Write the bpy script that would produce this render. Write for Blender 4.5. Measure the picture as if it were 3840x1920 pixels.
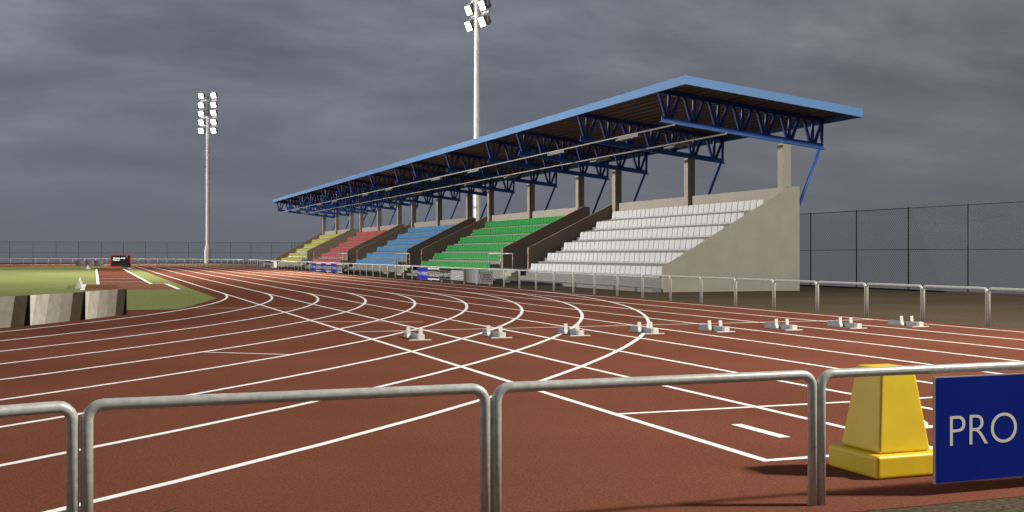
import bpy, math, random
from mathutils import Vector, Matrix
random.seed(7)
R = math.radians
for o in list(bpy.data.objects): bpy.data.objects.remove(o)
sc = bpy.context.scene
col = sc.collection

# ------------------------------------------------------------------ camera
F_PX, YAW, HORIZ, H = 4294.65, 0.3495, 951.12, 1.5      # of a 3840 x 1920 frame
cd = bpy.data.cameras.new('camera'); cam = bpy.data.objects.new('camera', cd); col.objects.link(cam)
cam.location = (0, 0, H); cam.rotation_euler = (math.pi / 2, 0, -YAW)
cd.sensor_fit = 'HORIZONTAL'; cd.sensor_width = 36; cd.lens = 36 * F_PX / 3840
cd.shift_y = -(960 - HORIZ) / 3840; cd.clip_start = 0.1; cd.clip_end = 3000
sc.camera = cam
sc.render.resolution_x, sc.render.resolution_y = 1024, 512
sc.view_settings.view_transform = 'Standard'; sc.view_settings.look = 'None'
sc.view_settings.exposure = 0; sc.view_settings.gamma = 1

# ------------------------------------------------------------------ sky (overcast dusk)
def srgb(r, g, b):
    f = lambda c: (c / 255 / 12.92) if c <= 10 else ((c / 255 + .055) / 1.055) ** 2.4
    return (f(r), f(g), f(b), 1)
w = bpy.data.worlds.new('World'); sc.world = w; w.use_nodes = True
nt = w.node_tree; N = nt.nodes; L = nt.links; N.clear()
def nd(t, **k):
    n = N.new(t)
    for a, b in k.items(): setattr(n, a, b)
    return n
def mth(op, a, b=None, clamp=False):
    n = nd('ShaderNodeMath', operation=op, use_clamp=clamp)
    for i, v in enumerate((a, b)):
        if v is None: continue
        if isinstance(v, (int, float)): n.inputs[i].default_value = v
        else: L.new(v, n.inputs[i])
    return n.outputs[0]
def ramp(fac, stops):
    n = nd('ShaderNodeValToRGB'); L.new(fac, n.inputs[0]); e = n.color_ramp.elements
    while len(e) < len(stops): e.new(.5)
    for x, (p, c) in zip(e, stops): x.position = p; x.color = c
    return n.outputs[0]
def mixc(f, a, b, mode='MIX'):
    n = nd('ShaderNodeMix', data_type='RGBA', blend_type=mode)
    for s, v in ((n.inputs[0], f), (n.inputs[6], a), (n.inputs[7], b)):
        if isinstance(v, (int, float, tuple)): s.default_value = v
        else: L.new(v, s)
    return n.outputs[2]
tc = nd('ShaderNodeTexCoord'); sp = nd('ShaderNodeSeparateXYZ'); L.new(tc.outputs['Generated'], sp.inputs[0])
zz = mth('MAXIMUM', sp.outputs[2], 0.0)
# cloud sheet seen in perspective: direction / height, stretched sideways
den = mth('ADD', zz, 0.26)
cx = mth('DIVIDE', sp.outputs[0], den); cy = mth('DIVIDE', sp.outputs[1], den)
cmb = nd('ShaderNodeCombineXYZ'); L.new(cx, cmb.inputs[0]); L.new(cy, cmb.inputs[1])
mp = nd('ShaderNodeMapping'); mp.inputs['Rotation'].default_value = (0, 0, YAW + .12); mp.inputs['Scale'].default_value = (.85, 1.2, 1)
mp.inputs['Location'].default_value = (3.1, 1.7, 0)
L.new(cmb.outputs[0], mp.inputs[0])
def noise(sc_, det, rough=.5, dist=0, off=(0, 0, 0)):
    m_ = nd('ShaderNodeMapping'); m_.inputs['Location'].default_value = off; L.new(mp.outputs[0], m_.inputs[0])
    n = nd('ShaderNodeTexNoise'); n.inputs['Scale'].default_value = sc_; n.inputs['Detail'].default_value = det
    n.inputs['Roughness'].default_value = rough; n.inputs['Distortion'].default_value = dist; L.new(m_.outputs[0], n.inputs[0]); return n.outputs[0]
f1 = mth('ADD', mth('ADD', mth('MULTIPLY', noise(2.0, 6, .55, .3), .50), mth('MULTIPLY', noise(.7, 3, .5, .3, (4, 2, 0)), .35)), mth('MULTIPLY', noise(5.5, 4, .5, .2, (1, 7, 0)), .15))
clouds = ramp(f1, [(.39, srgb(94, 99, 111)), (.46, srgb(107, 112, 123)), (.53, srgb(124, 129, 140)), (.61, srgb(145, 150, 159))])
# lower sky is smoother and darker, slightly warm to the right
low = ramp(mth('MULTIPLY', mth('ADD', sp.outputs[2], .02), 1.0), [(0.0, srgb(103, 107, 116)), (.09, srgb(107, 110, 120)), (.2, srgb(112, 116, 126)), (.4, srgb(124, 129, 141))])
hf = mth('MULTIPLY', mth('SUBTRACT', zz, .01), 5.2, True)
sky = mixc(hf, low, clouds)
side = mth('ADD', mth('MULTIPLY', sp.outputs[0], math.cos(YAW)), mth('MULTIPLY', sp.outputs[1], -math.sin(YAW)))
warm = mth('MULTIPLY', mth('ADD', side, .05), 2.2, True)
sky = mixc(warm, sky, mixc(1.0, sky, (0.90, .855, .80, 1), 'MULTIPLY'))
blue = mth('MULTIPLY', mth('MULTIPLY', mth('SUBTRACT', 0.0, side), 1.6, True), mth('MULTIPLY', mth('SUBTRACT', zz, .15), 4.0, True))
sky = mixc(blue, sky, mixc(1.0, sky, (.74, .97, 1.2, 1), 'MULTIPLY'))
bg = nd('ShaderNodeBackground'); bg.inputs[1].default_value = 1.0; L.new(sky, bg.inputs[0])
wo = nd('ShaderNodeOutputWorld'); L.new(bg.outputs[0], wo.inputs[0])

# ------------------------------------------------------------------ materials
MAT = {}
def mat(name, c, rough=.7, metal=0, var=0, scale=3, bump=0, bscale=40, emit=None, es=0, spec=.5, detail=4, c2=None, coat=0):
    m = bpy.data.materials.new(name); m.use_nodes = True; t = m.node_tree; b = t.nodes['Principled BSDF']
    b.inputs['Base Color'].default_value = (*c[:3], 1); b.inputs['Roughness'].default_value = rough
    b.inputs['Metallic'].default_value = metal; b.inputs['Specular IOR Level'].default_value = spec
    if coat: b.inputs['Coat Weight'].default_value = coat
    tcn = t.nodes.new('ShaderNodeTexCoord')
    if var or c2:
        n = t.nodes.new('ShaderNodeTexNoise'); n.inputs['Scale'].default_value = scale; n.inputs['Detail'].default_value = detail
        t.links.new(tcn.outputs['Object'], n.inputs[0])
        r = t.nodes.new('ShaderNodeValToRGB'); t.links.new(n.outputs[0], r.inputs[0])
        a = c2 if c2 else tuple(x * (1 - var) for x in c[:3]); d = c if c2 else tuple(x * (1 + var) for x in c[:3])
        r.color_ramp.elements[0].position = .35; r.color_ramp.elements[1].position = .65
        r.color_ramp.elements[0].color = (*a[:3], 1); r.color_ramp.elements[1].color = (*d[:3], 1)
        t.links.new(r.outputs[0], b.inputs['Base Color'])
    if bump:
        n = t.nodes.new('ShaderNodeTexNoise'); n.inputs['Scale'].default_value = bscale; n.inputs['Detail'].default_value = 3
        t.links.new(tcn.outputs['Object'], n.inputs[0])
        bp = t.nodes.new('ShaderNodeBump'); bp.inputs['Strength'].default_value = bump; bp.inputs['Distance'].default_value = .01
        t.links.new(n.outputs[0], bp.inputs['Height']); t.links.new(bp.outputs[0], b.inputs['Normal'])
    if emit:
        b.inputs['Emission Color'].default_value = (*emit[:3], 1); b.inputs['Emission Strength'].default_value = es
    MAT[name] = m; return m
def two_scale(name, c, fine, fs, coarse, cs, rough, bump, stretch=(1, 1, 1), spec=.3):
    """speckled surface: fine grain and large soft blotches of wear"""
    m = mat(name, c, rough, spec=spec); t = m.node_tree; b = t.nodes['Principled BSDF']
    tcn = t.nodes['Texture Coordinate']; mpn = t.nodes.new('ShaderNodeMapping'); mpn.inputs['Scale'].default_value = stretch
    t.links.new(tcn.outputs['Object'], mpn.inputs[0])
    out = None
    cur = (*c[:3], 1)
    for s, a, det in ((cs, coarse, 3), (fs, fine, 2)):
        n = t.nodes.new('ShaderNodeTexNoise'); n.inputs['Scale'].default_value = s; n.inputs['Detail'].default_value = det
        t.links.new(mpn.outputs[0], n.inputs[0])
        r = t.nodes.new('ShaderNodeValToRGB'); t.links.new(n.outputs[0], r.inputs[0])
        e = r.color_ramp.elements; e[0].position = .3; e[1].position = .7
        e[0].color = (1 - a, 1 - a, 1 - a, 1); e[1].color = (1 + a, 1 + a, 1 + a, 1)
        mx = t.nodes.new('ShaderNodeMix'); mx.data_type = 'RGBA'; mx.blend_type = 'MULTIPLY'; mx.inputs[0].default_value = 1
        if out is None: mx.inputs[6].default_value = cur
        else: t.links.new(out, mx.inputs[6])
        t.links.new(r.outputs[0], mx.inputs[7]); out = mx.outputs[2]
        last = n
    t.links.new(out, b.inputs['Base Color'])
    bp = t.nodes.new('ShaderNodeBump'); bp.inputs['Strength'].default_value = bump; bp.inputs['Distance'].default_value = .01
    t.links.new(last.outputs[0], bp.inputs['Height']); t.links.new(bp.outputs[0], b.inputs['Normal'])
    return m
two_scale('track_red', (.162, .059, .037), .22, 55, .10, .35, 1, .35, spec=0)
two_scale('runway_red', (.150, .054, .037), .25, 40, .08, .5, 1, .3, spec=0)
two_scale('pad_brown', (.23, .105, .062), .20, 30, .08, .7, 1, .3, spec=0)
two_scale('grass_green', (.225, .245, .092), .14, 9, .08, .22, 1, .5, (1, .35, 1), spec=0)
two_scale('gravel', (.085, .066, .043), .45, 26, .12, .3, 1, .6, spec=0)
two_scale('column_shade_tint', (.30, .26, .215), .10, 24, .06, 1.2, .9, .3, spec=.2)  # column concrete with some brown of the roof's shade put into its colour
two_scale('wall_shade_tint', (.34, .26, .19), .10, 24, .06, 1.2, .9, .3, spec=.2)  # same concrete as the end wall, brown shade under the roof painted in
two_scale('concrete', (.30, .28, .225), .10, 24, .06, 1.2, .9, .3, spec=.2)
two_scale('terrace_grey', (.185, .172, .162), .08, 14, .06, 1.0, .9, .2, spec=.2)
two_scale('parapet_render', (.30, .275, .245), .06, 14, .06, .8, .9, .2, spec=.2)
mat('line_white', (.86, .85, .80), .8, var=.05, scale=6)
mat('galvanised', (.49, .49, .45), .33, metal=.15, var=.12, scale=28, bump=.04, bscale=60)
mat('pole_white', (.80, .78, .72), .5, metal=.1, var=.04, scale=1.5)
mat('housing_grey', (.20, .19, .175), .6)
mat('lamp_lit', (1, 1, 1), .5, emit=(1, 1, 1), es=14)
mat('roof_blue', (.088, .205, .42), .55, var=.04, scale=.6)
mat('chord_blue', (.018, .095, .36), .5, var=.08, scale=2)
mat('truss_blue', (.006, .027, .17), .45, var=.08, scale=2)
mat('sheet_brown', (.115, .075, .057), .75, var=.12, scale=.8)
mat('fence_dark', (.022, .014, .010), .7)
mat('wire', (.022, .018, .014), .6)
mat('lumin_box', (.15, .145, .135), .6, var=.04)
mat('lumin', (.30, .29, .27), .6, var=.04)
SEATC = {'white': (.52, .51, .52), 'green': (.012, .215, .032), 'blue': (.062, .20, .40), 'red': (.36, .052, .062), 'yellow': (.33, .32, .04)}
for k, v in SEATC.items(): mat('seat_' + k, v, .42, var=.03, scale=5)
mat('yellow_plastic', (.74, .52, .016), .45, var=.05, scale=5, bump=.05, bscale=20)
mat('board_blue', (.0015, .012, .19), .5, spec=.1, var=.05, scale=2)
mat('board_blue_far', (.012, .016, .24), .5, spec=.1, var=.05, scale=2)
mat('board_edge', (.30, .28, .30), .6)
mat('ink_white_shaded', (.42, .41, .41), .7, spec=.1)  # white print, the stand's shadow over the rail boards dimmed into its colour
mat('ink_bright', (.62, .60, .54), .7, spec=.1)
mat('ink_black', (.010, .009, .007), .7, spec=.1)
mat('ink_dark', (.022, .018, .016), .7, spec=.1)
mat('ink_purple', (.025, .016, .055), .7, spec=.1)
mat('block_steel', (.17, .19, .23), .45, metal=.2, var=.05, scale=8)
mat('block_white', (.58, .56, .49), .6, var=.05, scale=9)
mat('chalk', (.78, .78, .72), .7, var=.06, scale=2)
mat('score_red', (.85, .05, .025), .5)
mat('score_black', (.006, .005, .004), .25)
mat('score_text', (1, 1, 1), .5, emit=(1, 1, 1), es=.9)
mat('box_purple', (.035, .02, .09), .6)
for i, g in enumerate([(.72, .68, .58), (.48, .46, .38), (.32, .305, .25), (.25, .235, .19), (.062, .050, .032), (.001, .0007, .0005)]):
    mat('stripe_%d' % i, g, .7, var=.12, scale=5, spec=.08)
for i, g in enumerate([(.20, .20, .21), (.165, .165, .17), (.13, .125, .13), (.085, .08, .083), (.045, .042, .04), (.004, .002, .001)]):
    mat('shade_%d' % i, g, .7, var=.08, scale=5, spec=.1)
GREY = ['stripe_%d' % i for i in range(6)]

# ------------------------------------------------------------------ mesh builder
class MB:
    def __init__(s): s.v = []; s.f = []; s.m = []; s.sm = []
    def face(s, pts, mi=0, smooth=False):
        i = len(s.v); s.v += [tuple(p) for p in pts]; s.f.append(tuple(range(i, i + len(pts)))); s.m.append(mi); s.sm.append(smooth)
    def box(s, x0, x1, y0, y1, z0, z1, mi=0):
        if x0 > x1: x0, x1 = x1, x0
        if y0 > y1: y0, y1 = y1, y0
        i = len(s.v)
        s.v += [(x0, y0, z0), (x1, y0, z0), (x1, y1, z0), (x0, y1, z0), (x0, y0, z1), (x1, y0, z1), (x1, y1, z1), (x0, y1, z1)]
        for q in ((3, 2, 1, 0), (4, 5, 6, 7), (0, 1, 5, 4), (1, 2, 6, 5), (2, 3, 7, 6), (3, 0, 4, 7)):
            s.f.append(tuple(i + k for k in q)); s.m.append(mi); s.sm.append(False)
    def obox(s, o, u, v, n, mi=0):
        """oriented box: corner o, edges u, v, n (vectors)"""
        o, u, v, n = map(Vector, (o, u, v, n)); i = len(s.v)
        P = [o, o + u, o + u + v, o + v]; s.v += [tuple(p) for p in P] + [tuple(p + n) for p in P]
        for q in ((3, 2, 1, 0), (4, 5, 6, 7), (0, 1, 5, 4), (1, 2, 6, 5), (2, 3, 7, 6), (3, 0, 4, 7)):
            s.f.append(tuple(i + k for k in q)); s.m.append(mi); s.sm.append(False)
    def prism(s, prof, y0, y1, mi=0, axis='y'):
        """profile in (x, z) extruded along y"""
        n = len(prof); i = len(s.v)
        s.v += [(x, y0, z) for x, z in prof] + [(x, y1, z) for x, z in prof]
        s.f.append(tuple(i + k for k in range(n))); s.f.append(tuple(i + n + k for k in reversed(range(n))))
        for k in range(n):
            a, b = i + k, i + (k + 1) % n; s.f.append((b, a, a + n, b + n))
        s.m += [mi] * (n + 2); s.sm += [False] * (n + 2)
    def tube(s, path, r, n=8, mi=0, caps=True, closed=False):
        path = [Vector(p) for p in path]; rings = []; k = len(path)
        rr = r if isinstance(r, (list, tuple)) else [r] * k
        ref = None
        for j, p in enumerate(path):
            a = path[max(j - 1, 0)]; b = path[min(j + 1, k - 1)]; d = (b - a).normalized()
            if ref is None: ref = Vector((0, 0, 1)) if abs(d.z) < .9 else Vector((1, 0, 0))
            e = (ref - d * ref.dot(d)).normalized(); g = d.cross(e); ref = e
            i0 = len(s.v)
            s.v += [tuple(p + (e * math.cos(2 * math.pi * q / n) + g * math.sin(2 * math.pi * q / n)) * rr[j]) for q in range(n)]
            rings.append(i0)
        for a, b in zip(rings, rings[1:]):
            for q in range(n):
                s.f.append((a + q, a + (q + 1) % n, b + (q + 1) % n, b + q)); s.m.append(mi); s.sm.append(True)
        if caps:
            s.f.append(tuple(rings[0] + q for q in reversed(range(n)))); s.m.append(mi); s.sm.append(False)
            s.f.append(tuple(rings[-1] + q for q in range(n))); s.m.append(mi); s.sm.append(False)
    def mesh(s, name, mats):
        me = bpy.data.meshes.new(name); me.from_pydata(s.v, [], s.f)
        for m in (mats if isinstance(mats, (list, tuple)) else [mats]): me.materials.append(MAT[m])
        me.polygons.foreach_set('material_index', s.m); me.polygons.foreach_set('use_smooth', s.sm); me.update()
        return me
    def build(s, name, mats, parent=None, loc=None):
        return link(name, s.mesh(name, mats), parent, loc)
def link(name, me, parent=None, loc=None):
    o = bpy.data.objects.new(name, me); col.objects.link(o)
    if parent: o.parent = parent
    if loc is not None: o.location = loc
    return o
def thing(name, label, cat, loc=(0, 0, 0), rz=0, group=None):
    o = bpy.data.objects.new(name, None); col.objects.link(o); o.location = loc; o.rotation_euler = (0, 0, rz)
    o.empty_display_size = .2
    return tag(o, label, cat, group)
def tag(o, label, cat, group=None):
    o['label'] = label; o['category'] = cat
    if group: o['group'] = group
    return o
def struct(o): o['kind'] = 'structure'; return o
def bevel(o, wd, seg=2):
    m = o.modifiers.new('bevel', 'BEVEL'); m.width = wd; m.segments = seg; m.limit_method = 'ANGLE'; return o
def copy_tree(o, parent=None):
    c = o.copy(); col.objects.link(c)
    if parent: c.parent = parent
    for ch in [x for x in bpy.data.objects if x.parent == o]: copy_tree(ch, c)
    return c

# ------------------------------------------------------------------ dimensions
X0, LW, YC, R0, YS = 4.559, 1.5092, 45.02, 38.884, 21.59
YC2 = 132.0; XC = X0 - R0; YF = 7.18; X8 = X0 + 8 * LW
RX = 17.27; FX = 30.9; FY = 192.4; FY0 = -12.35; FXL = -112.0

# ------------------------------------------------------------------ ground, track, grass
def sheet(name, m, pts, z):
    b = MB(); b.face([(x, y, z) for x, y in pts]); return struct(b.build(name, m))
sheet('ground', 'gravel', [(FXL - .3, FY0 - .3), (FX + .35, FY0 - .3), (FX + .35, FY + .45), (FXL - .3, FY + .45)], 0)
def arc(cx, cy, r, a0, a1, n):
    return [(cx + r * math.cos(a0 + (a1 - a0) * i / n), cy + r * math.sin(a0 + (a1 - a0) * i / n)) for i in range(n + 1)]
RT = 17.2 - XC
outer = [(17.2, YC2)] + arc(XC, YC2, RT, 0, math.pi, 64) + arc(XC, YC, RT, math.pi, 1.5 * math.pi, 32)
outer += [(XC, 5.58 - 12.2)]
outer = [(17.2, 5.56)] + [(17.2, YC2)] + arc(XC, YC2, RT, 0, math.pi, 64)[1:] + arc(XC, YC, RT, math.pi, 2 * math.pi - .83, 48)
outer += [(-.2, 5.56)]
sheet('running_track', 'track_red', outer, .003)
g = [(3.84, 39.13), (3.97, 138.0)]
g += [(2.2, 141.8), (-2, 142.4), (-66.0, 142.4), (-71, 139), (-72.5, 133), (-72.5, 44), (-71, 35), (-68, 31.6), (2.05, 31.9), (2.23, 32.4)]
sheet('grass', 'grass_green', g, .008)
b = MB()
b.face([(.16, 59.05, .010), (2.62, 59.05, .010), (2.62, 117.9, .010), (.16, 117.9, .010)])
struct(b.build('runway', 'runway_red'))
b = MB()
for y0, y1 in ((49.9, 59.0), (118.0, 125.0)): b.face([(-.47, y0, .0115), (3.32, y0, .0115), (3.32, y1, .0115), (-.47, y1, .0115)])
struct(b.build('landing_pits', 'pad_brown'))
# markings
b = MB(); ZL = .0045
def strip(x0, y0, x1, y1, wd, z=ZL):
    d = Vector((x1 - x0, y1 - y0)).normalized(); p = Vector((-d.y, d.x)) * wd / 2
    b.face([(x0 - p.x, y0 - p.y, z), (x1 - p.x, y1 - p.y, z), (x1 + p.x, y1 + p.y, z), (x0 + p.x, y0 + p.y, z)])
LWD = .078
for k in range(9):
    x = X0 + k * LW; r = R0 + k * LW
    strip(x, YF, x, YC2, LWD, ZL)
    for cy, a0 in ((YC, -math.pi), (YC2, 0)):
        n = 96; z = ZL + .0007; wl = LWD / 2 if cy == YC else .026
        for i in range(n):
            t0, t1 = a0 + math.pi * i / n, a0 + math.pi * (i + 1) / n
            b.face([(XC + (r + s) * math.cos(t), cy + (r + s) * math.sin(t), z) for s, t in ((-wl, t0), (wl, t0), (wl, t1), (-wl, t1))])
    strip(2 * XC - x, YC, 2 * XC - x, YC2, LWD)
strip(X0 - LWD / 2, YF - .03, X8, YF - .03, LWD, ZL + .0014)
strip(X0, YS, X8, YS, LWD, ZL + .0014)
strip(X0, 9.69, X8, 9.69, LWD, ZL + .0014)
strip(2.59, 32.5, 6.7, 31.2, .07, ZL + .0014)
strip(4.38, 25.3, 5.72, 24.7, .07, ZL + .0014); strip(5.72, 24.7, 6.75, 24.25, .07, ZL + .0014)
strip(1.55, 17.95, 2.72, 17.07, .07, ZL + .0014)
strip(X0, 118.5, X8, 118.5, .07, ZL + .0014); strip(X0, 108.5, X8, 108.5, .07, ZL + .0014)
struct(b.build('lane_markings', 'line_white'))
b = MB(); z = .0125
strip(.16, 59.1, .16, 117.5, .14, z); strip(2.62, 59.1, 2.62, 117.5, .14, z)
for y in (61.4, 64.8, 72.3): strip(.25, y, 2.55, y, .18, z)
for y0, y1 in ((49.9, 59.0), (118.0, 125.0)):
    strip(-.47, y0, -.47, y1, .17, z + .001); strip(3.32, y0, 3.32, y1, .17, z + .001)
struct(b.build('runway_markings', 'line_white'))

# ------------------------------------------------------------------ lettering
_tc = {}
def text_mesh(s, bold=0.0, spacing=1.0):
    key = (s, bold, spacing)
    if key in _tc: return _tc[key]
    cu = bpy.data.curves.new('t', 'FONT'); cu.body = s; cu.offset = bold; cu.space_character = spacing; cu.resolution_u = 8 if s in ('PRO', 'ATHLETICS') else 3
    o = bpy.data.objects.new('t', cu); col.objects.link(o)
    dg = bpy.context.evaluated_depsgraph_get(); me = bpy.data.meshes.new_from_object(o.evaluated_get(dg))
    v = [tuple(x.co)[:2] for x in me.vertices]; f = [tuple(p.vertices) for p in me.polygons]
    bpy.data.objects.remove(o); bpy.data.curves.remove(cu); bpy.data.meshes.remove(me)
    x0 = min(a for a, _ in v); x1 = max(a for a, _ in v); y0 = min(c for _, c in v); y1 = max(c for _, c in v)
    _tc[key] = ([((a - x0) / (x1 - x0), (c - y0) / (y1 - y0)) for a, c in v], f, (x1 - x0) / (y1 - y0)); return _tc[key]
def put_text(b, s, o, u, v, wd, ht, off, mi=0, bold=0.0, spacing=1.0):
    """flat lettering, lower left corner o, axes u, v, pushed off along u x v"""
    vs, fs, _ = text_mesh(s, bold, spacing); o, u, v = Vector(o), Vector(u).normalized(), Vector(v).normalized(); n = u.cross(v)
    i = len(b.v); b.v += [tuple(o + u * (x * wd) + v * (y * ht) + n * off) for x, y in vs]
    for f in fs: b.f.append(tuple(i + k for k in f)); b.m.append(mi); b.sm.append(False)
b = MB()
for k in range(8):
    xc = X0 + (k + .5) * LW
    if k == 0: b.face([(5.225, 7.99, z) for z in (.0070,)] + [(5.33, 7.99, .0070), (5.33, 8.75, .0070), (5.225, 8.75, .0070)])
    else: put_text(b, str(k + 1), (xc - .22, 7.99, .0070), (1, 0, 0), (0, 1, 0), .46, .76, 0, bold=.01)
struct(b.build('lane_numbers', 'line_white'))

# ------------------------------------------------------------------ fences
def chain_fence(name, label, p0, p1, pitch, sign):
    t = thing(name, label, 'fence', (p0[0], p0[1], 0))
    d = Vector((p1[0] - p0[0], p1[1] - p0[1], 0)); Ln = d.length; d.normalize(); nrm = Vector((-d.y, d.x, 0))
    n = int(round(Ln / pitch)); HT = 3.34
    pm = MB(); pm.tube([(0, 0, 0), (0, 0, HT + .02)], .027 if sign > 0 else .03, 8); pm.tube([(0, 0, HT + .02), (0, 0, HT + .05)], [.03, .01], 8)
    me = pm.mesh('post', 'fence_dark')
    ks = list(range(n + 1))
    for k in ks: link('post', me, t, tuple(d * (Ln * k / n)))
    for nm, z, r in (('top_rail', HT, .015 if sign > 0 else .018), ('middle_rail', 1.66, .013 if sign > 0 else .016)):
        q = MB(); q.tube([(0, 0, z), tuple(d * Ln + Vector((0, 0, z)))], r, 6); q.build(nm, 'fence_dark', t)
    q = MB(); q.obox(-nrm * .06, d * Ln, nrm * .12, (0, 0, .06)); q.build('kerb', 'fence_dark', t)
    q = MB(); s = .139; hw = .0040 if sign > 0 else .0022; z0, z1 = .07, HT - .02; hh = z1 - z0
    off = nrm * sign * .05; k = 0; nn = int((Ln + hh) / s)
    for k in range(nn):
        for dirn in (1, -1):
            a = -hh + k * s if dirn == 1 else k * s
            bb = a + hh * dirn
            za, zb = z0, z1; A, B = a, bb
            if max(A, B) < 0 or min(A, B) > Ln: continue
            def clip(A, za, B, zb):
                if A < 0: za += (zb - za) * (-A) / (B - A); A = 0
                if A > Ln: za += (zb - za) * (Ln - A) / (B - A); A = Ln
                return A, za
            A2, za2 = clip(A, za, B, zb); B2, zb2 = clip(B, zb, A, za)
            P = d * A2 + off + Vector((0, 0, za2)); Q = d * B2 + off + Vector((0, 0, zb2)); e = d * (hw * 1.4)
            q.face([P - e, P + e, Q + e, Q - e])
    q.build('wire_mesh', 'wire', t)
    return t
chain_fence('mesh_fence', 'tall dark chain link fence running behind the grandstand on the right', (FX, FY0), (FX, FY), 3.33, 1)
chain_fence('mesh_fence', 'tall dark chain link fence across the far end of the track', (FXL, FY), (FX, FY), 3.325, -1)

# ------------------------------------------------------------------ floodlight masts
def mast_base(t):
    q = MB(); q.tube([(0, 0, 0), (0, 0, .3), (0, 0, 2.0), (0, 0, 2.9), (0, 0, 9), (0, 0, 19), (0, 0, 23.1)], [.52, .52, .55, .32, .30, .25, .21], 8, caps=True)
    for i in range(len(q.sm)): q.sm[i] = False
    q.build('pole', 'pole_white', t)
    q = MB(); q.tube([(0, 0, 23.1), (0, 0, 26.3)], .15, 8); q.build('mast_head', 'housing_grey', t)
    for z in (25.65, 23.0, 21.7):
        q = MB(); q.box(-1.45, 1.45, -.40, -.26, z - .09, z + .09); q.build('crossarm', 'pole_white', t)
    # housing: a box that narrows to the back, tilted down
    hm = MB(); tl = R(24)
    def tr(x, y, z): return (x, y * math.cos(tl) + z * math.sin(tl), -y * math.sin(tl) + z * math.cos(tl))
    fr = [(-.42, .28, -.40), (.42, .28, -.40), (.42, .28, .40), (-.42, .28, .40)]; bk = [(-.36, -.42, -.26), (.36, -.42, -.26), (.36, -.42, .26), (-.36, -.42, .26)]
    mid = [(-.42, -.15, -.40), (.42, -.15, -.40), (.42, -.15, .40), (-.42, -.15, .40)]
    for A, B in ((fr, mid), (mid, bk)):
        for i in range(4): hm.face([tr(*A[i]), tr(*B[i]), tr(*B[(i + 1) % 4]), tr(*A[(i + 1) % 4])])
    hm.face([tr(*p) for p in bk]); hm.face([tr(x, .18, z) for x, _, z in fr])
    hm_me = hm.mesh('floodlight', 'housing_grey')
    gm = MB(); gm.face([tr(x * .92, .262, z * .9) for x, _, z in fr]); gl_me = gm.mesh('lamp_glass', 'lamp_lit')
    br = MB(); br.box(-.47, -.44, -.1, .02, -.1, .55); br.box(.44, .47, -.1, .02, -.1, .55); br.box(-.44, .44, -.1, .02, .52, .55); br_me = br.mesh('bracket', 'pole_white')
    for x in (-1.12, 1.12):
        for z in (26.4, 24.95, 23.65, 22.25, 20.9):
            h = link('floodlight', hm_me, t, (x, -.05, z)); link('lamp_glass', gl_me, h); link('bracket', br_me, h)
GM = 'floodlight masts round the field'
MP = [('tall white floodlight mast with ten lit lamps at the far end of the track', (16.72, 185.6), (-45, 107), 1.0),
      ('tall white floodlight mast rising behind the grandstand roof, its top cut off by the frame', (30.25, 91.6), (-70, 70), 1.0),
      ('floodlight mast standing to the right behind the camera', (30.2, -4), (-6, 24), 1.0),
      ('floodlight mast across the infield, opposite the grandstand', (-99, 92), (10, 84), 1.0),
      ('floodlight mast across the infield, left behind the camera', (-99, 0), (-2, 20), 1.0),
      ('floodlight mast across the infield at the far end', (-99, 184), (-6, 118), 1.0)]
MASTS = []
mroot = None
for i, (lab, p, face, _) in enumerate(MP):
    rz = math.atan2(face[1] - p[1], face[0] - p[0]) - math.pi / 2
    if mroot is None:
        mroot = thing('floodlight_mast', lab, 'floodlight mast', (p[0], p[1], 0), rz, GM); mast_base(mroot); t = mroot
    else:
        t = copy_tree(mroot); t.location = (p[0], p[1], 0); t.rotation_euler = (0, 0, rz); t['label'] = lab
    MASTS.append((p, face))
BEAMS = [(0, (4, 160, 0), 90, 170000), (1, (2, 84, 0), 108, 138000), (2, (11, 11, 0), 78, 92000), (2, (24, 44, 3.5), 56, 64000), (2, (17, 30, 0), 70, 16000),
         (3, (24, 92, 8), 68, 640000), (3, (25, 38, 5), 42, 380000), (4, (24, 50, 8), 60, 15000), (5, (14, 172, 12), 60, 520000)]
for mi_, aim, cone, pw in BEAMS:
    p, face = MASTS[mi_]
    ld = bpy.data.lights.new('floodlight_beam', 'SPOT'); ld.energy = pw; ld.spot_size = R(cone); ld.spot_blend = 1.0; ld.shadow_soft_size = 1.5
    ld.color = (1.0, .95, .86)
    lo = bpy.data.objects.new('floodlight_beam', ld); col.objects.link(lo)
    u2 = Vector((face[0] - p[0], face[1] - p[1], 0)).normalized()
    lo.location = Vector((p[0], p[1], 23.5)) + u2 * 1.8; lo.rotation_euler = (Vector(aim) - lo.location).to_track_quat('-Z', 'Y').to_euler()

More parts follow.
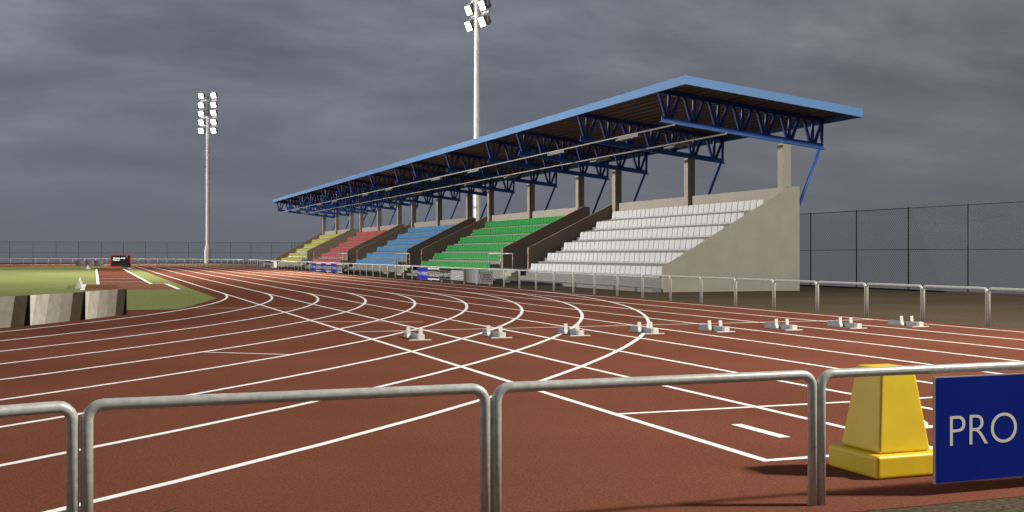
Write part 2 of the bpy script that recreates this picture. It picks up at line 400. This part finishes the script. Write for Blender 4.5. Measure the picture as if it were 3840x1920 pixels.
# ------------------------------------------------------------------ grandstand: five seating blocks
PER = 21.08; YA = 39.7; YB = 56.85
NAMES = ['white', 'green', 'blue', 'red', 'yellow']
PX, PZ = .925, .548
def seat_mesh(c):
    q = MB(); W = .446
    # one moulded shell: curved back with rounded top corners, roll over at the front of the pan
    def sec(z):  # x position (front) at height z
        return {0: .00, 1: .018, 2: .03, 3: .045, 4: .06}[z]
    prof = [(-.10, .0), (-.108, .018), (-.07, .036), (-.02, .052), (.0, .10), (.012, .22), (.026, .33), (.037, .405), (.043, .438)]
    half = [.46, .48, .49, .49, .49, .5, .5, .485, .40]
    th = .022
    rows = []
    for (x, z), h in zip(prof, half):
        ys = [-h * W / .5 * .5, -h * W * .55, 0, h * W * .55, h * W]; ys[0] = -h * W; 
        dip = [0, .012, .016, .012, 0] if z > .1 else [0, 0, 0, 0, 0]
        rows.append([(x + dp, y, z) for y, dp in zip(ys, dip)])
    def grid(rows, flip):
        for a, c2 in zip(rows, rows[1:]):
            for k in range(4):
                f = [a[k], a[k + 1], c2[k + 1], c2[k]]
                q.face(f if not flip else f[::-1], 0, True)
    back = [[(x + (th if z > .1 else 0), y, z - (th if z <= .1 else 0)) for x, y, z in r] for r in rows]
    grid(rows, True); grid(back, False)
    for k in (0, 4):
        for a, a2, c2, c3 in zip(rows, rows[1:], back, back[1:]): q.face([a[k], c2[k], c3[k], a2[k]])
    for k in range(4):
        q.face([rows[-1][k], rows[-1][k + 1], back[-1][k + 1], back[-1][k]]); q.face([rows[0][k], back[0][k], back[0][k + 1], rows[0][k + 1]])
    q.box(-.05, .02, -.1, -.07, -.022, .034); q.box(-.05, .02, .07, .1, -.022, .034)
    return q.mesh('seat', 'seat_' + c)
def wall_end():
    return [(20.7, -.02), (20.7, .97), (26.52, 4.22), (26.9, 4.22), (26.9, -.02)]
def wall_in():
    return [(21.6, .0), (21.6, 1.81), (26.5, 4.20), (26.95, 4.20), (26.95, .0)]
for k, c in enumerate(NAMES):
    oy = k * PER
    t = thing('seating_block', {'white': 'nearest block of the grandstand, six rows of white seats behind a pale end wall', 'green': 'grandstand block with six rows of bright green seats',
        'blue': 'grandstand block with six rows of light blue seats', 'red': 'grandstand block with six rows of red seats', 'yellow': 'farthest grandstand block, with six rows of yellow seats'}[c],
        'grandstand block', (20.7, oy + YA, 0), 0, 'seating blocks of the grandstand')
    O = Vector((20.7, oy + YA, 0))
    def bl(q, nm, m):
        q.v = [(x - O.x, y - O.y, z) for x, y, z in q.v]; return q.build(nm, m, t)
    y0, y1 = oy + YA, oy + YB
    th = .12
    # terrace: stepped concrete under the seats
    prof = [(20.86, 0), (20.86, .545)]
    for r in range(6):
        prof += [(20.86 + PX * (r + 1), .545 + PZ * r), (20.86 + PX * (r + 1), .545 + PZ * (r + 1))]
    prof[-1] = (20.86 + PX * 6, .545 + PZ * 5)
    prof += [(26.86, .545 + PZ * 5), (26.86, 0)]
    ya, yb = y0 + th + .003, y1 - th - .003
    ys = y1 - 1.72                                        # aisle between ys and the far wall
    q = MB(); q.prism(prof, ya, ys); bl(q, 'terrace', 'terrace_grey')
    # front ledges
    q = MB(); q.box(20.27, 20.70, y0 + .1, yb - .0, 0, .15); q.box(20.70, 20.857, ya, yb, 0, .36); bl(q, 'front_ledge', 'terrace_grey')
    # aisle stairs with three small steps per row
    sp_ = [(20.86, 0)]
    for r in range(17):
        xx = 20.86 + r * PX / 3; zz_ = .365 + PZ / 3 * r
        sp_ += [(xx, zz_ + PZ / 3 * 0), (xx + PX / 3, zz_)]
    sp_ += [(26.86, sp_[-1][1]), (26.86, 0)]
    q = MB(); q.prism(sp_, ys + .004, yb); bl(q, 'aisle_steps', 'terrace_grey')
    # side walls
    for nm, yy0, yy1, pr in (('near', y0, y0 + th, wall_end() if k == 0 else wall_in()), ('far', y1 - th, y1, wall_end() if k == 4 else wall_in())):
        q = MB(); q.prism(pr, yy0, yy1); bl(q, 'side_wall', 'concrete' if (k == 0 and nm == 'near') else 'wall_shade_tint')
    # back wall with low parapet
    q = MB(); q.box(26.64, 26.86, ya, yb, 3.30, 4.23); bl(q, 'parapet', 'parapet_render')
    q = MB(); q.box(26.865, 26.90, ya, yb, 0, 3.29); bl(q, 'back_wall', 'concrete')
    # seats
    sm = seat_mesh(c); SL = 14.62; NS = 30; pitch = SL / NS
    ys0 = y0 + 1.02
    rest = MB()
    cnt = 0
    order = sorted([(r, s) for r in range(6) for s in range(NS)], key=lambda a: a[1])
    # the hundred that show largest: nearest seats of every row
    for r, s in order:
        x = 21.185 + PX * r; z = .552 + PZ * r; y = ys0 + pitch * (s + .5)
        if cnt < 100:
            link('seat', sm, t, (x - O.x, y - O.y, z)); cnt += 1
        else:
            i0 = len(rest.v)
            rest.v += [(v.co.x + x - O.x, v.co.y + y - O.y, v.co.z + z) for v in sm.vertices]
            for p in sm.polygons: rest.f.append(tuple(i0 + a for a in p.vertices)); rest.m.append(0); rest.sm.append(p.use_smooth)
    ro = rest.build('seat', 'seat_' + c, t); ro['kind'] = 'stuff'

# landings with handrail in the passages between the blocks
def steps_mesh():
    q = MB()
    for i in range(4): q.box(19.9 + .2 * i - 20.7, -.0005 * i, -1.25 + .001 * i, -.001 * i, 0, .175 * (i + 1) - .01)
    return q
PAIR = ['white and green', 'green and blue', 'blue and red', 'red and yellow']
lt = None
for k in range(4):
    y0, y1 = k * PER + YB, (k + 1) * PER + YA
    t = thing('passage_landing', 'raised concrete landing with steps between the %s seating blocks' % PAIR[k], 'landing', (20.7, y0, 0), 0, 'landings between the seating blocks')
    q = MB(); q.box(0, 5.9, .003, y1 - y0 - .003, 0, .70); q.build('slab', 'terrace_grey', t)
    q = steps_mesh(); q.v = [(x - .003, y + .2, z) for x, y, z in q.v]; q.build('steps', 'concrete', t)
    t = thing('handrail', 'thin metal handrail frame on the landing between the %s seating blocks' % PAIR[k], 'handrail', (20.76, y0, .70), 0, 'handrails on the landings')
    q = MB(); q.tube([(0, -.02, .80), (0, y1 - y0 - .06, .80)], .028, 8); q.build('rail', 'galvanised', t)
    for yy in (.0, (y1 - y0) / 2 - .04, y1 - y0 - .08):
        q = MB(); q.tube([(0, yy, 0), (0, yy, .78)], .027, 8); q.build('post', 'galvanised', t)

# ------------------------------------------------------------------ roof canopy on trusses
t = thing('roof_canopy', 'long blue edged cantilever roof over the grandstand on blue steel trusses', 'roof', (26.6, 40.2, 0))
O = Vector((26.6, 40.2, 0))
def rel(q): q.v = [(x - O.x, y - O.y, z) for x, y, z in q.v]; return q
RY0, RY1, RXF, RXR = 37.75, 142.6, 20.6, 28.52
def zt(x): return 8.13 - .1155 * (x - RXF)             # roof top
def zu(x): return zt(x) - .12                          # underside of sheet
q = MB(); nw = 19
for i in range(nw):                                    # corrugated sheet, ribs along the roof
    xa = RXF + .06 + (RXR - RXF - .12) * i / nw; xb = RXF + .06 + (RXR - RXF - .12) * (i + 1) / nw; wdt = xb - xa
    for (p, dz), (p2, dz2) in zip([(0, 0), (.45, 0), (.55, .055), (.9, .055), (1, 0)], [(.45, 0), (.55, .055), (.9, .055), (1, 0)]):
        a, c2 = xa + wdt * p, xa + wdt * p2
        q.face([(a, RY0 + .06, zu(a) + dz), (c2, RY0 + .06, zu(c2) + dz2), (c2, RY1 - .06, zu(c2) + dz2), (a, RY1 - .06, zu(a) + dz)][::-1])
q.face([(RXF + .05, RY0 + .05, zt(RXF) - .03), (RXR - .05, RY0 + .05, zt(RXR) - .03), (RXR - .05, RY1 - .05, zt(RXR) - .03), (RXF + .05, RY1 - .05, zt(RXF) - .03)])
rel(q).build('roof_sheet', 'sheet_brown', t)
q = MB(); FH = .33; tk = .05
def fas(xa, xb, ya, yb):
    P = [(xa, ya), (xb, ya), (xb, yb), (xa, yb)]; q.v; i = len(q.v)
    q.v += [(x, y, zt(x) - FH) for x, y in P] + [(x, y, zt(x)) for x, y in P]
    for f in ((3, 2, 1, 0), (4, 5, 6, 7), (0, 1, 5, 4), (1, 2, 6, 5), (2, 3, 7, 6), (3, 0, 4, 7)):
        q.f.append(tuple(i + k for k in f)); q.m.append(0); q.sm.append(False)
fas(RXF, RXF + tk, RY0 + tk + .001, RY1 - tk - .001); fas(RXR - tk, RXR, RY0 + tk + .001, RY1 - tk - .001)
fas(RXF, RXR, RY0, RY0 + tk); fas(RXF, RXR, RY1 - tk, RY1)
rel(q).build('fascia', 'roof_blue', t)
TY = [40.2 + PER * k + d for k in range(5) for d in (0, 7.98, 16.05)]
def zb(x): return 6.68 - .1125 * (x - 20.9)            # bottom chord, lower face
tr = MB()
# top chord
tr.v += []
def chord(xa, xb, f, lo, hi, ya, yb):
    i = len(tr.v); P = [(xa, ya), (xb, ya), (xb, yb), (xa, yb)]
    tr.v += [(x, y, f(x) + lo) for x, y in P] + [(x, y, f(x) + hi) for x, y in P]
    for ff in ((3, 2, 1, 0), (4, 5, 6, 7), (0, 1, 5, 4), (1, 2, 6, 5), (2, 3, 7, 6), (3, 0, 4, 7)):
        tr.f.append(tuple(i + k for k in ff)); tr.m.append(0); tr.sm.append(False)
chord(20.66, 28.42, zu, -.20, -.012, -.07, .07); tr_top = tr
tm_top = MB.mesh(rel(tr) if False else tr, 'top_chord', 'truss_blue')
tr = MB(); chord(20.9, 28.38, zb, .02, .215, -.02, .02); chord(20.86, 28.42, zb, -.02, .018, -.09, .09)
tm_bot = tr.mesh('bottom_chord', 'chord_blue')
web = MB(); pitch = (27.81 - 21.16) / 6
for i in range(7):
    xn = 21.20 + pitch * i
    for dxt, dxb in ((-.42, -.11), (.02, .0), (.46, .11)):
        xt, xb = xn + dxt, xn + dxb
        web.tube([(xb, 0, zb(xb) + .15), (xt, 0, zu(xt) - .15)], .072, 8, caps=False)
web.tube([(28.30, 0, zb(28.3) + .15), (28.34, 0, zu(28.34) - .15)], .066, 8, caps=False)
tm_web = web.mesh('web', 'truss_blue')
brc = MB(); brc.tube([(28.22, 0, zb(28.2) - .01), (26.98, 0, 2.95)], .062, 8); brc.tube([(26.98, 0, 2.95), (26.93, 0, 2.83)], .10, 8); tm_br = brc.mesh('brace', 'chord_blue')
colm = MB(); colm.box(26.43, 26.81, .0, .40, 2.9, zb(26.4) - .035); tm_col = colm.mesh('column', 'column_shade_tint'); tm_col0 = colm.mesh('column', 'concrete')
for y in TY:
    tt = link('truss', tm_bot, t, (-O.x, y - O.y, 0)); link('top_chord', tm_top, tt); link('web', tm_web, tt)
    link('brace', tm_br, t, (-O.x, y - O.y, 0))
for i, y in enumerate(TY):
    ysh = {0: 0.0, 1: 0.0, 2: 0.0}[i % 3]
    link('column', tm_col0 if i == 0 else tm_col, t, (-O.x, y - O.y + ysh - .02, 0))
for X, Z in ((21.40, 6.565), (23.74, 6.30)):
    q = MB(); q.tube([(X, 40.1, Z), (X, 140.6, Z)], .034, 8); po = rel(q).build('cable_pipe', 'lumin', t)
    lm = MB(); lm.box(X - .10 - O.x, X + .10 - O.x, 0, 2.15, Z - .17, Z - .10); lm.box(X - .05 - O.x, X + .05 - O.x, .1, 2.05, Z - .10, Z - .035)
    lme = lm.mesh('luminaire', 'lumin_box')
    for a, c2 in zip(TY, TY[1:]):
        if c2 - a > 6: link('luminaire', lme, po, (0, (a + c2) / 2 - 1.07 - O.y + (0.0), 0))

# ------------------------------------------------------------------ hoop rails
def hoop_mesh(Lh):
    q = MB(); r = .0285; HT = .782; rb = .075; pth = [(0, 0, 0), (0, 0, HT - rb)]
    for i in range(1, 6): a = math.pi / 2 * i / 5; pth.append((rb - rb * math.cos(a), 0, HT - rb + rb * math.sin(a)))
    for i in range(0, 6): a = math.pi / 2 * (1 - i / 5); pth.append((Lh - rb + rb * math.cos(a), 0, HT - rb + rb * math.sin(a)))
    pth.append((Lh, 0, 0)); q.tube(pth, r, 14); return q.mesh('hoop_rail', 'galvanised')
HL = 1.975 - .063; HM = hoop_mesh(HL)
def hoop(x, y, ang, label, me=HM, group='hoop rails lining the track'):
    o = link('hoop_rail', me, None, (x, y, 0)); o.rotation_euler = (0, 0, ang); return tag(o, label, 'railing', group)
HN = hoop_mesh(1.992)
hoop(-.034, 5.79, 0, 'large hoop rail in the foreground spanning the left centre of the picture', HN)
hoop(2.02, 5.79, 0, 'large hoop rail in the foreground spanning the right centre of the picture', HN)
hoop(4.072, 5.79, 0, 'large foreground hoop rail in front of the yellow marker, carrying the blue board', HN)
a = math.pi + .33
hoop(-.097, 5.79, a + .0, 'hoop rail cut off by the left edge of the frame in the foreground', HN)
x, y = -.097 + 2.055 * math.cos(a), 5.79 + 2.055 * math.sin(a)
# straight in front of the stand
y = 18.79 + .03; i = 0; HR = []
while y < 139.0:
    yy = y
    if y < 20: lab = 'hoop rail at the right edge of the frame beyond the running track'
    elif y < 30: lab = 'one of the hoop rails, right of the grandstand end wall'
    elif y < 62: lab = 'one of the hoop rails in front of the white seating block'
    elif y < 83: lab = 'one of the hoop rails in front of the green seating block'
    elif y < 104: lab = 'one of the hoop rails in front of the blue seating block'
    else: lab = 'one of the small distant hoop rails in front of the red and yellow seating blocks'
    HR.append((yy, lab)); y += 1.975
ONUM = ['first', 'second', 'third', 'fourth', 'fifth', 'sixth', 'seventh', 'eighth', 'ninth', 'tenth', 'eleventh', 'twelfth', 'thirteenth', 'fourteenth', 'fifteenth', 'sixteenth', 'seventeenth', 'eighteenth', 'nineteenth', 'twentieth']
cc = {}
for yy, lab in HR:
    cc[lab] = cc.get(lab, 0) + 1
    if lab.startswith('one of the hoop rails'): lab2 = lab.replace('one of the hoop rails', ONUM[cc[lab] - 1] + ' hoop rail from the right')
    elif lab.startswith('one of the small'): lab2 = ONUM[cc[lab] - 1] + ' small hoop rail from the right in front of the red and yellow blocks'
    else: lab2 = lab
    hoop(RX, yy, math.pi / 2, lab2)
for y in (16.845, 14.87, 12.895, 10.92, 8.945, 6.97): hoop(RX, y, math.pi / 2, 'one of the hoop rails beyond the right edge of the lanes near the camera')
# far bend
Rr = RX - XC; yend = y; th = math.asin(0); da = 1.985 / Rr; th = .12
th = max(.0, (139.6 - YC2) / Rr)
while th < 2.2:
    t0 = th; p = (XC + Rr * math.cos(t0), YC2 + Rr * math.sin(t0))
    hoop(p[0], p[1], t0 + da / 2 + math.pi / 2, 'thin distant hoop rail curving round the far bend'); th += da

# ------------------------------------------------------------------ advertising boards
ZUP = Vector((0, 0, 1))
def board(kind, o, u, W, Hh, label, group, edge='board_edge', near=False):
    """o: lower left corner as read, u: reading direction"""
    o = Vector(o); u = Vector(u).normalized(); n = u.cross(ZUP)      # n points at the reader
    t = thing('advertising_board', label, 'advertising board', tuple(o), 0, group)
    z = Vector((0, 0, 0)); T = .018
    def face_rect(q, a, c, e, f, off, mi=0):
        P = [u * (a * W) + ZUP * (e * Hh), u * (c * W) + ZUP * (e * Hh), u * (c * W) + ZUP * (f * Hh), u * (a * W) + ZUP * (f * Hh)]
        q.face([p + n * off for p in P], mi)
    q = MB(); q.obox(z, u * W, ZUP * Hh, -n * T)
    base = {'pro': 'board_blue' if near else 'board_blue_far', 'tf': 'ink_dark', 'new': 'ink_black', 'grp': 'ink_black', 'xs': 'stripe_2', 'grad': 'stripe_2', 'grad_rev': 'stripe_2', 'plain': 'ink_bright'}[kind]
    q.build('panel', 'board_edge', t)
    q = MB(); face_rect(q, .004, .996, .008, .992, .002); q.build('printed_face', base, t)
    q = MB(); m = ['ink_white_shaded']
    if kind == 'pro':
        m = ['ink_bright' if near else 'ink_white_shaded']
        put_text(q, 'PRO', u * (.052 * W) + ZUP * (.345 * Hh), u, ZUP, (.244 if near else .275) * W, .287 * Hh, .004, bold=-.012 if near else 0)
        if near: q.build('lettering', m, t); q = MB()
        put_text(q, 'ATHLETICS', u * (.365 * W) + ZUP * (.345 * Hh), u, ZUP, .60 * W, .29 * Hh, .004, bold=.02)
    elif kind == 'tf':
        m = ['ink_white_shaded', 'ink_purple']
        face_rect(q, .0, 1, .0, .13, .004); face_rect(q, 0, 1, .87, 1, .004); face_rect(q, 0, 1, .30, .335, .004); face_rect(q, 0, 1, .64, .675, .004)
        face_rect(q, 0, 1, .16, .29, .003, 1)
        put_text(q, 'Track & Field', u * (.05 * W) + ZUP * (.36 * Hh), u, ZUP, .90 * W, .26 * Hh, .005, bold=.015)
    elif kind == 'new':
        put_text(q, 'NEW HEIGHTS', u * (.05 * W) + ZUP * (.34 * Hh), u, ZUP, .90 * W, .30 * Hh, .004, bold=.01)
        for a_, c_, e_, f_ in ((.04, .97, .155, .17), (.04, .97, .785, .80), (.02, .032, .19, .765), (.975, .987, .19, .765)): face_rect(q, a_, c_, e_, f_, .004)
        for a_, e_ in ((.024, .17), (.024, .768), (.962, .17), (.962, .768)): face_rect(q, a_, a_ + .014, e_, e_ + .018, .004)
    elif kind == 'grp':
        m = ['ink_white_shaded', 'ink_black']
        face_rect(q, .02, .985, .13, .87, .003)
        for r_ in range(6):
            for c_ in range(27):
                xx = .035 + c_ * .035; e_ = .165 + r_ * .118
                if .40 < xx < .60 and r_ in (2, 3): continue
                face_rect(q, xx, xx + .021, e_, e_ + .080, .004, 1)
        put_text(q, 'GRP', u * (.42 * W) + ZUP * (.42 * Hh), u, ZUP, .18 * W, .17 * Hh, .005, 1, bold=.01)
    elif kind in ('grad', 'grad_rev', 'xs'):
        m = list(GREY) + ['ink_black']
        if kind == 'grad': tp = [0, .16, .36, .58, .80, 1.0]; bt = [0, .24, .42, .63, .84, 1.0]; mi = [4, 3, 2, 1, 0]
        elif kind == 'grad_rev': tp = [0, .10, .33, .55, .77, .972, 1.0]; bt = [0, .023, .25, .48, .70, .905, 1.0]; mi = [0, 1, 2, 3, 4, 5]
        else: tp = [0, .05, 1.0]; bt = [0, .05, 1.0]; mi = [1, 2]
        if kind != 'grad_rev': m = ['shade_%d' % i for i in range(6)] + ['ink_black']
        for i in range(len(mi)):
            P = [u * (bt[i] * W), u * (bt[i + 1] * W), u * (tp[i + 1] * W) + ZUP * Hh, u * (tp[i] * W) + ZUP * Hh]
            q.face([p + n * .003 for p in P], mi[i])
        if kind == 'xs':
            def bar(x0, y0, x1, y1, wd):
                A, B = u * (x0 * W) + ZUP * (y0 * Hh), u * (x1 * W) + ZUP * (y1 * Hh); d = (B - A).normalized(); p = n.cross(d) * wd / 2
                q.face([A - p + n * .005, B - p + n * .005, B + p + n * .005, A + p + n * .005][::-1], 6)
            bar(.12, .93, .34, .08, .055); bar(.32, .90, .12, .06, .02)
            bar(.30, .80, .97, .80, .02); bar(.33, .20, .97, .20, .02)
            put_text(q, 'SPEED', u * (.33 * W) + ZUP * (.28 * Hh), u, ZUP, .62 * W, .44 * Hh, .005, 6, bold=.01)
    if kind != 'plain': q.build('lettering' if kind in ('pro', 'new', 'xs', 'grp', 'tf') else 'stripes', m, t)
    return t
board('pro', (4.876, 5.752, .076), (1, 0, 0), 2.16, .66, 'deep blue board reading PRO on the foreground rail beside the yellow marker', 'advertising boards on the rails', near=True)
GA = 'advertising boards on the rails'
ZB = .075; HB = .655; BX = RX - .045
run1 = [('pro', 62.93, 60.77, 'blue PRO ATHLETICS board under the green seats'), ('tf', 60.765, 58.58, 'striped Track & Field board under the green seats'),
        ('new', 58.575, 56.46, 'black NEW HEIGHTS board on the rail in front of the landing'), ('grp', 56.455, 54.26, 'black and white grid patterned board reading GRP'),
        ('grad', 54.255, 52.08, 'grey shaded board without lettering, next to the XSPEED board'), ('xs', 52.075, 49.89, 'grey XSPEED board on the rail, nearest of its row')]
run2 = [('pro', 96.8, 94.66, 'blue PRO ATHLETICS board, left of three under the red seats'), ('tf', 94.65, 92.50, 'Track & Field board, left of three under the red seats'),
        ('pro', 92.49, 90.35, 'blue PRO ATHLETICS board, middle of three under the red seats'), ('tf', 90.34, 88.2, 'Track & Field board, middle of three under the red seats'),
        ('pro', 88.19, 86.05, 'blue PRO ATHLETICS board, right of three under the red seats'), ('tf', 86.04, 83.9, 'Track & Field board, right of three under the red seats')]
run3 = [('xs', 129.5, 127.3, 'small distant grey XSPEED board, farthest on the rail'), ('grad', 127.28, 125.1, 'small distant grey shaded board, left of the yellow seats'), ('new', 125.08, 122.9, 'small distant black board reading NEW HEIGHTS'),
        ('new', 122.88, 120.7, 'small distant dark board, right of the black NEW HEIGHTS one'), ('tf', 120.68, 118.55, 'small distant striped Track & Field board left of the yellow seats'), ('plain', 118.53, 116.4, 'small distant pale board left of the yellow seats')]
for kind, ya, yb, lab in run1 + run2 + run3: board(kind, (BX, ya, ZB), (0, -1, 0), ya - yb, HB, lab, GA)
GB = 'grey striped boards on the inner edge of the bend'
for (xa, ya), (xb, yb), lab in (((-2.40, 24.13), (-1.27, 25.84), 'grey striped board cut off by the left edge of the frame'), ((-1.26, 25.86), (-.205, 27.73), 'grey striped board, middle of the three on the inner edge of the bend'), ((-.195, 27.75), (.74, 29.70), 'grey striped board, rightmost of the three on the inner edge of the bend')):
    d = Vector((xb - xa, yb - ya, 0)); board('grad_rev', (xa, ya, .005), d, d.length, .63, lab, GB)
GC = 'grey boards beyond the infield'
for i in range(3):
    p0 = Vector((-2.15 + 1.06 * i, 153.2 - 1.45 * i, .005)); p1 = Vector((-2.15 + 1.06 * (i + .98), 153.2 - 1.45 * (i + .98), .005)); d = p1 - p0
    board('grad', p0, d, d.length, .66, ['small distant grey board, leftmost of three beyond the infield', 'small distant grey board, middle of three beyond the infield', 'small distant grey board nearest the scoreboard'][i], GC)

# ------------------------------------------------------------------ starting blocks
def make_block():
    t = thing('starting_block', '', 'starting block', (0, 0, 0), 0, 'starting blocks set out on the start line')
    q = MB(); q.prism([(-.062, .012), (.062, .012), (.05, .10), (-.05, .10)], .10, .98); o = q.build('centre_rail', 'block_steel', t); bevel(o, .006)
    q = MB(); q.box(-.055, .055, .215, .225, .012, .104); q.box(-.075, .075, 0.08, .99, .004, .012); q.build('foot_strip', 'block_white', t)
    q = MB(); q.box(-.055, .057, .0, .10, .012, .105); o = q.build('end_block', 'block_white', t); bevel(o, .006)
    q = MB(); q.box(-.22, .17, -.02, .02, .004, .022); o = q.build('base_plate', 'block_white', t); bevel(o, .005)
    for sx, y in ((-1, .48), (1, .42)):
        q = MB(); x0, x1 = (-.140, -.070) if sx < 0 else (.070, .140)
        P = [(y - .06, .024), (y - .012, .085), (y, .205), (y + .018, .205), (y + .010, .075), (y - .045, .012)]
        i = len(q.v); q.v += [(x0, a, c) for a, c in P] + [(x1, a, c) for a, c in P]; n = len(P)
        q.f += [tuple(reversed(range(i, i + n))), tuple(range(i + n, i + 2 * n))] + [(i + k, i + (k + 1) % n, i + n + (k + 1) % n, i + n + k) for k in range(n)]
        q.m += [0] * (n + 2); q.sm += [False] * (n + 2); o = q.build('foot_pedal', 'block_white', t); bevel(o, .003)
    return t
sb = make_block()
ORD = ['leftmost', 'second', 'third', 'fourth', 'fifth', 'sixth', 'seventh', 'rightmost']
for k in range(8):
    t = sb if k == 0 else copy_tree(sb)
    t.location = (X0 + (k + .5) * LW + (-.04 if k else 0), 19.08, 0)
    if k == 0: t.location.x = X0 + .5 * LW - .02
    t['label'] = ('white and grey starting block, %s of the eight on the start line' % ORD[k]) if k in (0, 7) else ('white and grey starting block, %s from the left of the eight on the start line' % ORD[k])

# ------------------------------------------------------------------ yellow marker
t = thing('lane_marker', 'tall square yellow plastic marker standing behind the foreground rail', 'marker', (5.13, 6.55, .004))
q = MB(); h = .275; q.box(-h, h, -h, h, 0, .155); o = bevel(q.build('base', 'yellow_plastic', t), .022, 4)
q = MB(); a, c = .212, .138; z0, z1 = .157, .722; i = 0
q.v += [(-a, -a, z0), (a, -a, z0), (a, a, z0), (-a, a, z0), (-c, -c, z1), (c, -c, z1), (c, c, z1), (-c, c, z1)]
for f in ((3, 2, 1, 0), (4, 5, 6, 7), (0, 1, 5, 4), (1, 2, 6, 5), (2, 3, 7, 6), (3, 0, 4, 7)): q.f.append(f); q.m.append(0); q.sm.append(False)
bevel(q.build('body', 'yellow_plastic', t), .02, 4)
for o in bpy.data.objects:
    if o.parent == t:
        for p in o.data.polygons: p.use_smooth = False

# ------------------------------------------------------------------ distance boards beside the pits
def wedge(y0, y1, lab):
    t = thing('distance_board', lab, 'distance board', (-.64, y0, .008), 0, 'white distance boards beside the pits')
    q = MB(); q.prism([(-.135, 0), (.135, 0), (0.0, .40)], 0, y1 - y0); q.build('body', 'chalk', t)
    q = MB(); n = int((y1 - y0) / .3)
    u = Vector((0, 1, 0)); v = Vector((-.135, 0, .40)).normalized()
    for i in range(n):
        for j in range(3):
            q.face([Vector((.137, .1 + i * .3, 0)) + u * a_ + v * (.06 + .11 * j + b_) + Vector((.003, 0, .001)) for a_, b_ in ((0, 0), (.10, 0), (.10, .035), (0, .035))])
    q.build('scale_marks', 'stripe_3', t)
wedge(52.2, 57.6, 'long white wedge shaped distance board beside the nearer landing pit')
wedge(118.6, 123.8, 'small distant white wedge beside the far landing pit')

# ------------------------------------------------------------------ scoreboard and box
t = thing('scoreboard', 'red framed black scoreboard reading TRACK AND FIELD at the far end of the infield', 'scoreboard', (1.62, 135, .008))
q = MB(); W, Hs = 2.22, 1.36
q.box(0, W, 0, .35, 0, .12); q.box(0, W, 0, .35, Hs - .085, Hs); q.box(0, .13, 0, .35, .1205, Hs - .0855); q.box(W - .13, W, 0, .35, .1205, Hs - .0855); q.build('frame', 'score_red', t)
q = MB(); q.box(.131, W - .131, .04, .3, .121, Hs - .086); sp2 = q.build('screen', 'score_black', t)
q = MB()
put_text(q, 'TRACK AND', (.30, .036, .90), (1, 0, 0), (0, 0, 1), 1.30, .17, .0, bold=.02); put_text(q, 'FIELD', (.30, .036, .70), (1, 0, 0), (0, 0, 1), .72, .17, .0, bold=.02)
q.build('lettering', 'score_text', t)
q = MB()
for a_, c_, e_, f_ in ((.131, 1.4, .315, .335), (.29, .30, .335, .70), (1.29, 1.30, 1.08, 1.27)): q.box(a_, c_, .034, .039, e_, f_)
q.box(1.68, 1.86, -.02, .03, 1.05, 1.34)
q.build('trim', 'board_edge', t)
t = thing('equipment_box', 'dark box with a purple lower half standing in front of the scoreboard', 'box', (2.83, 130.6, .008))
q = MB(); q.box(0, .84, 0, .5, 0, .42); q.build('case', 'score_black', t)
q = MB(); q.box(.005, .835, -.006, -.001, 0.0, .21); q.build('lower_panel', 'box_purple', t)
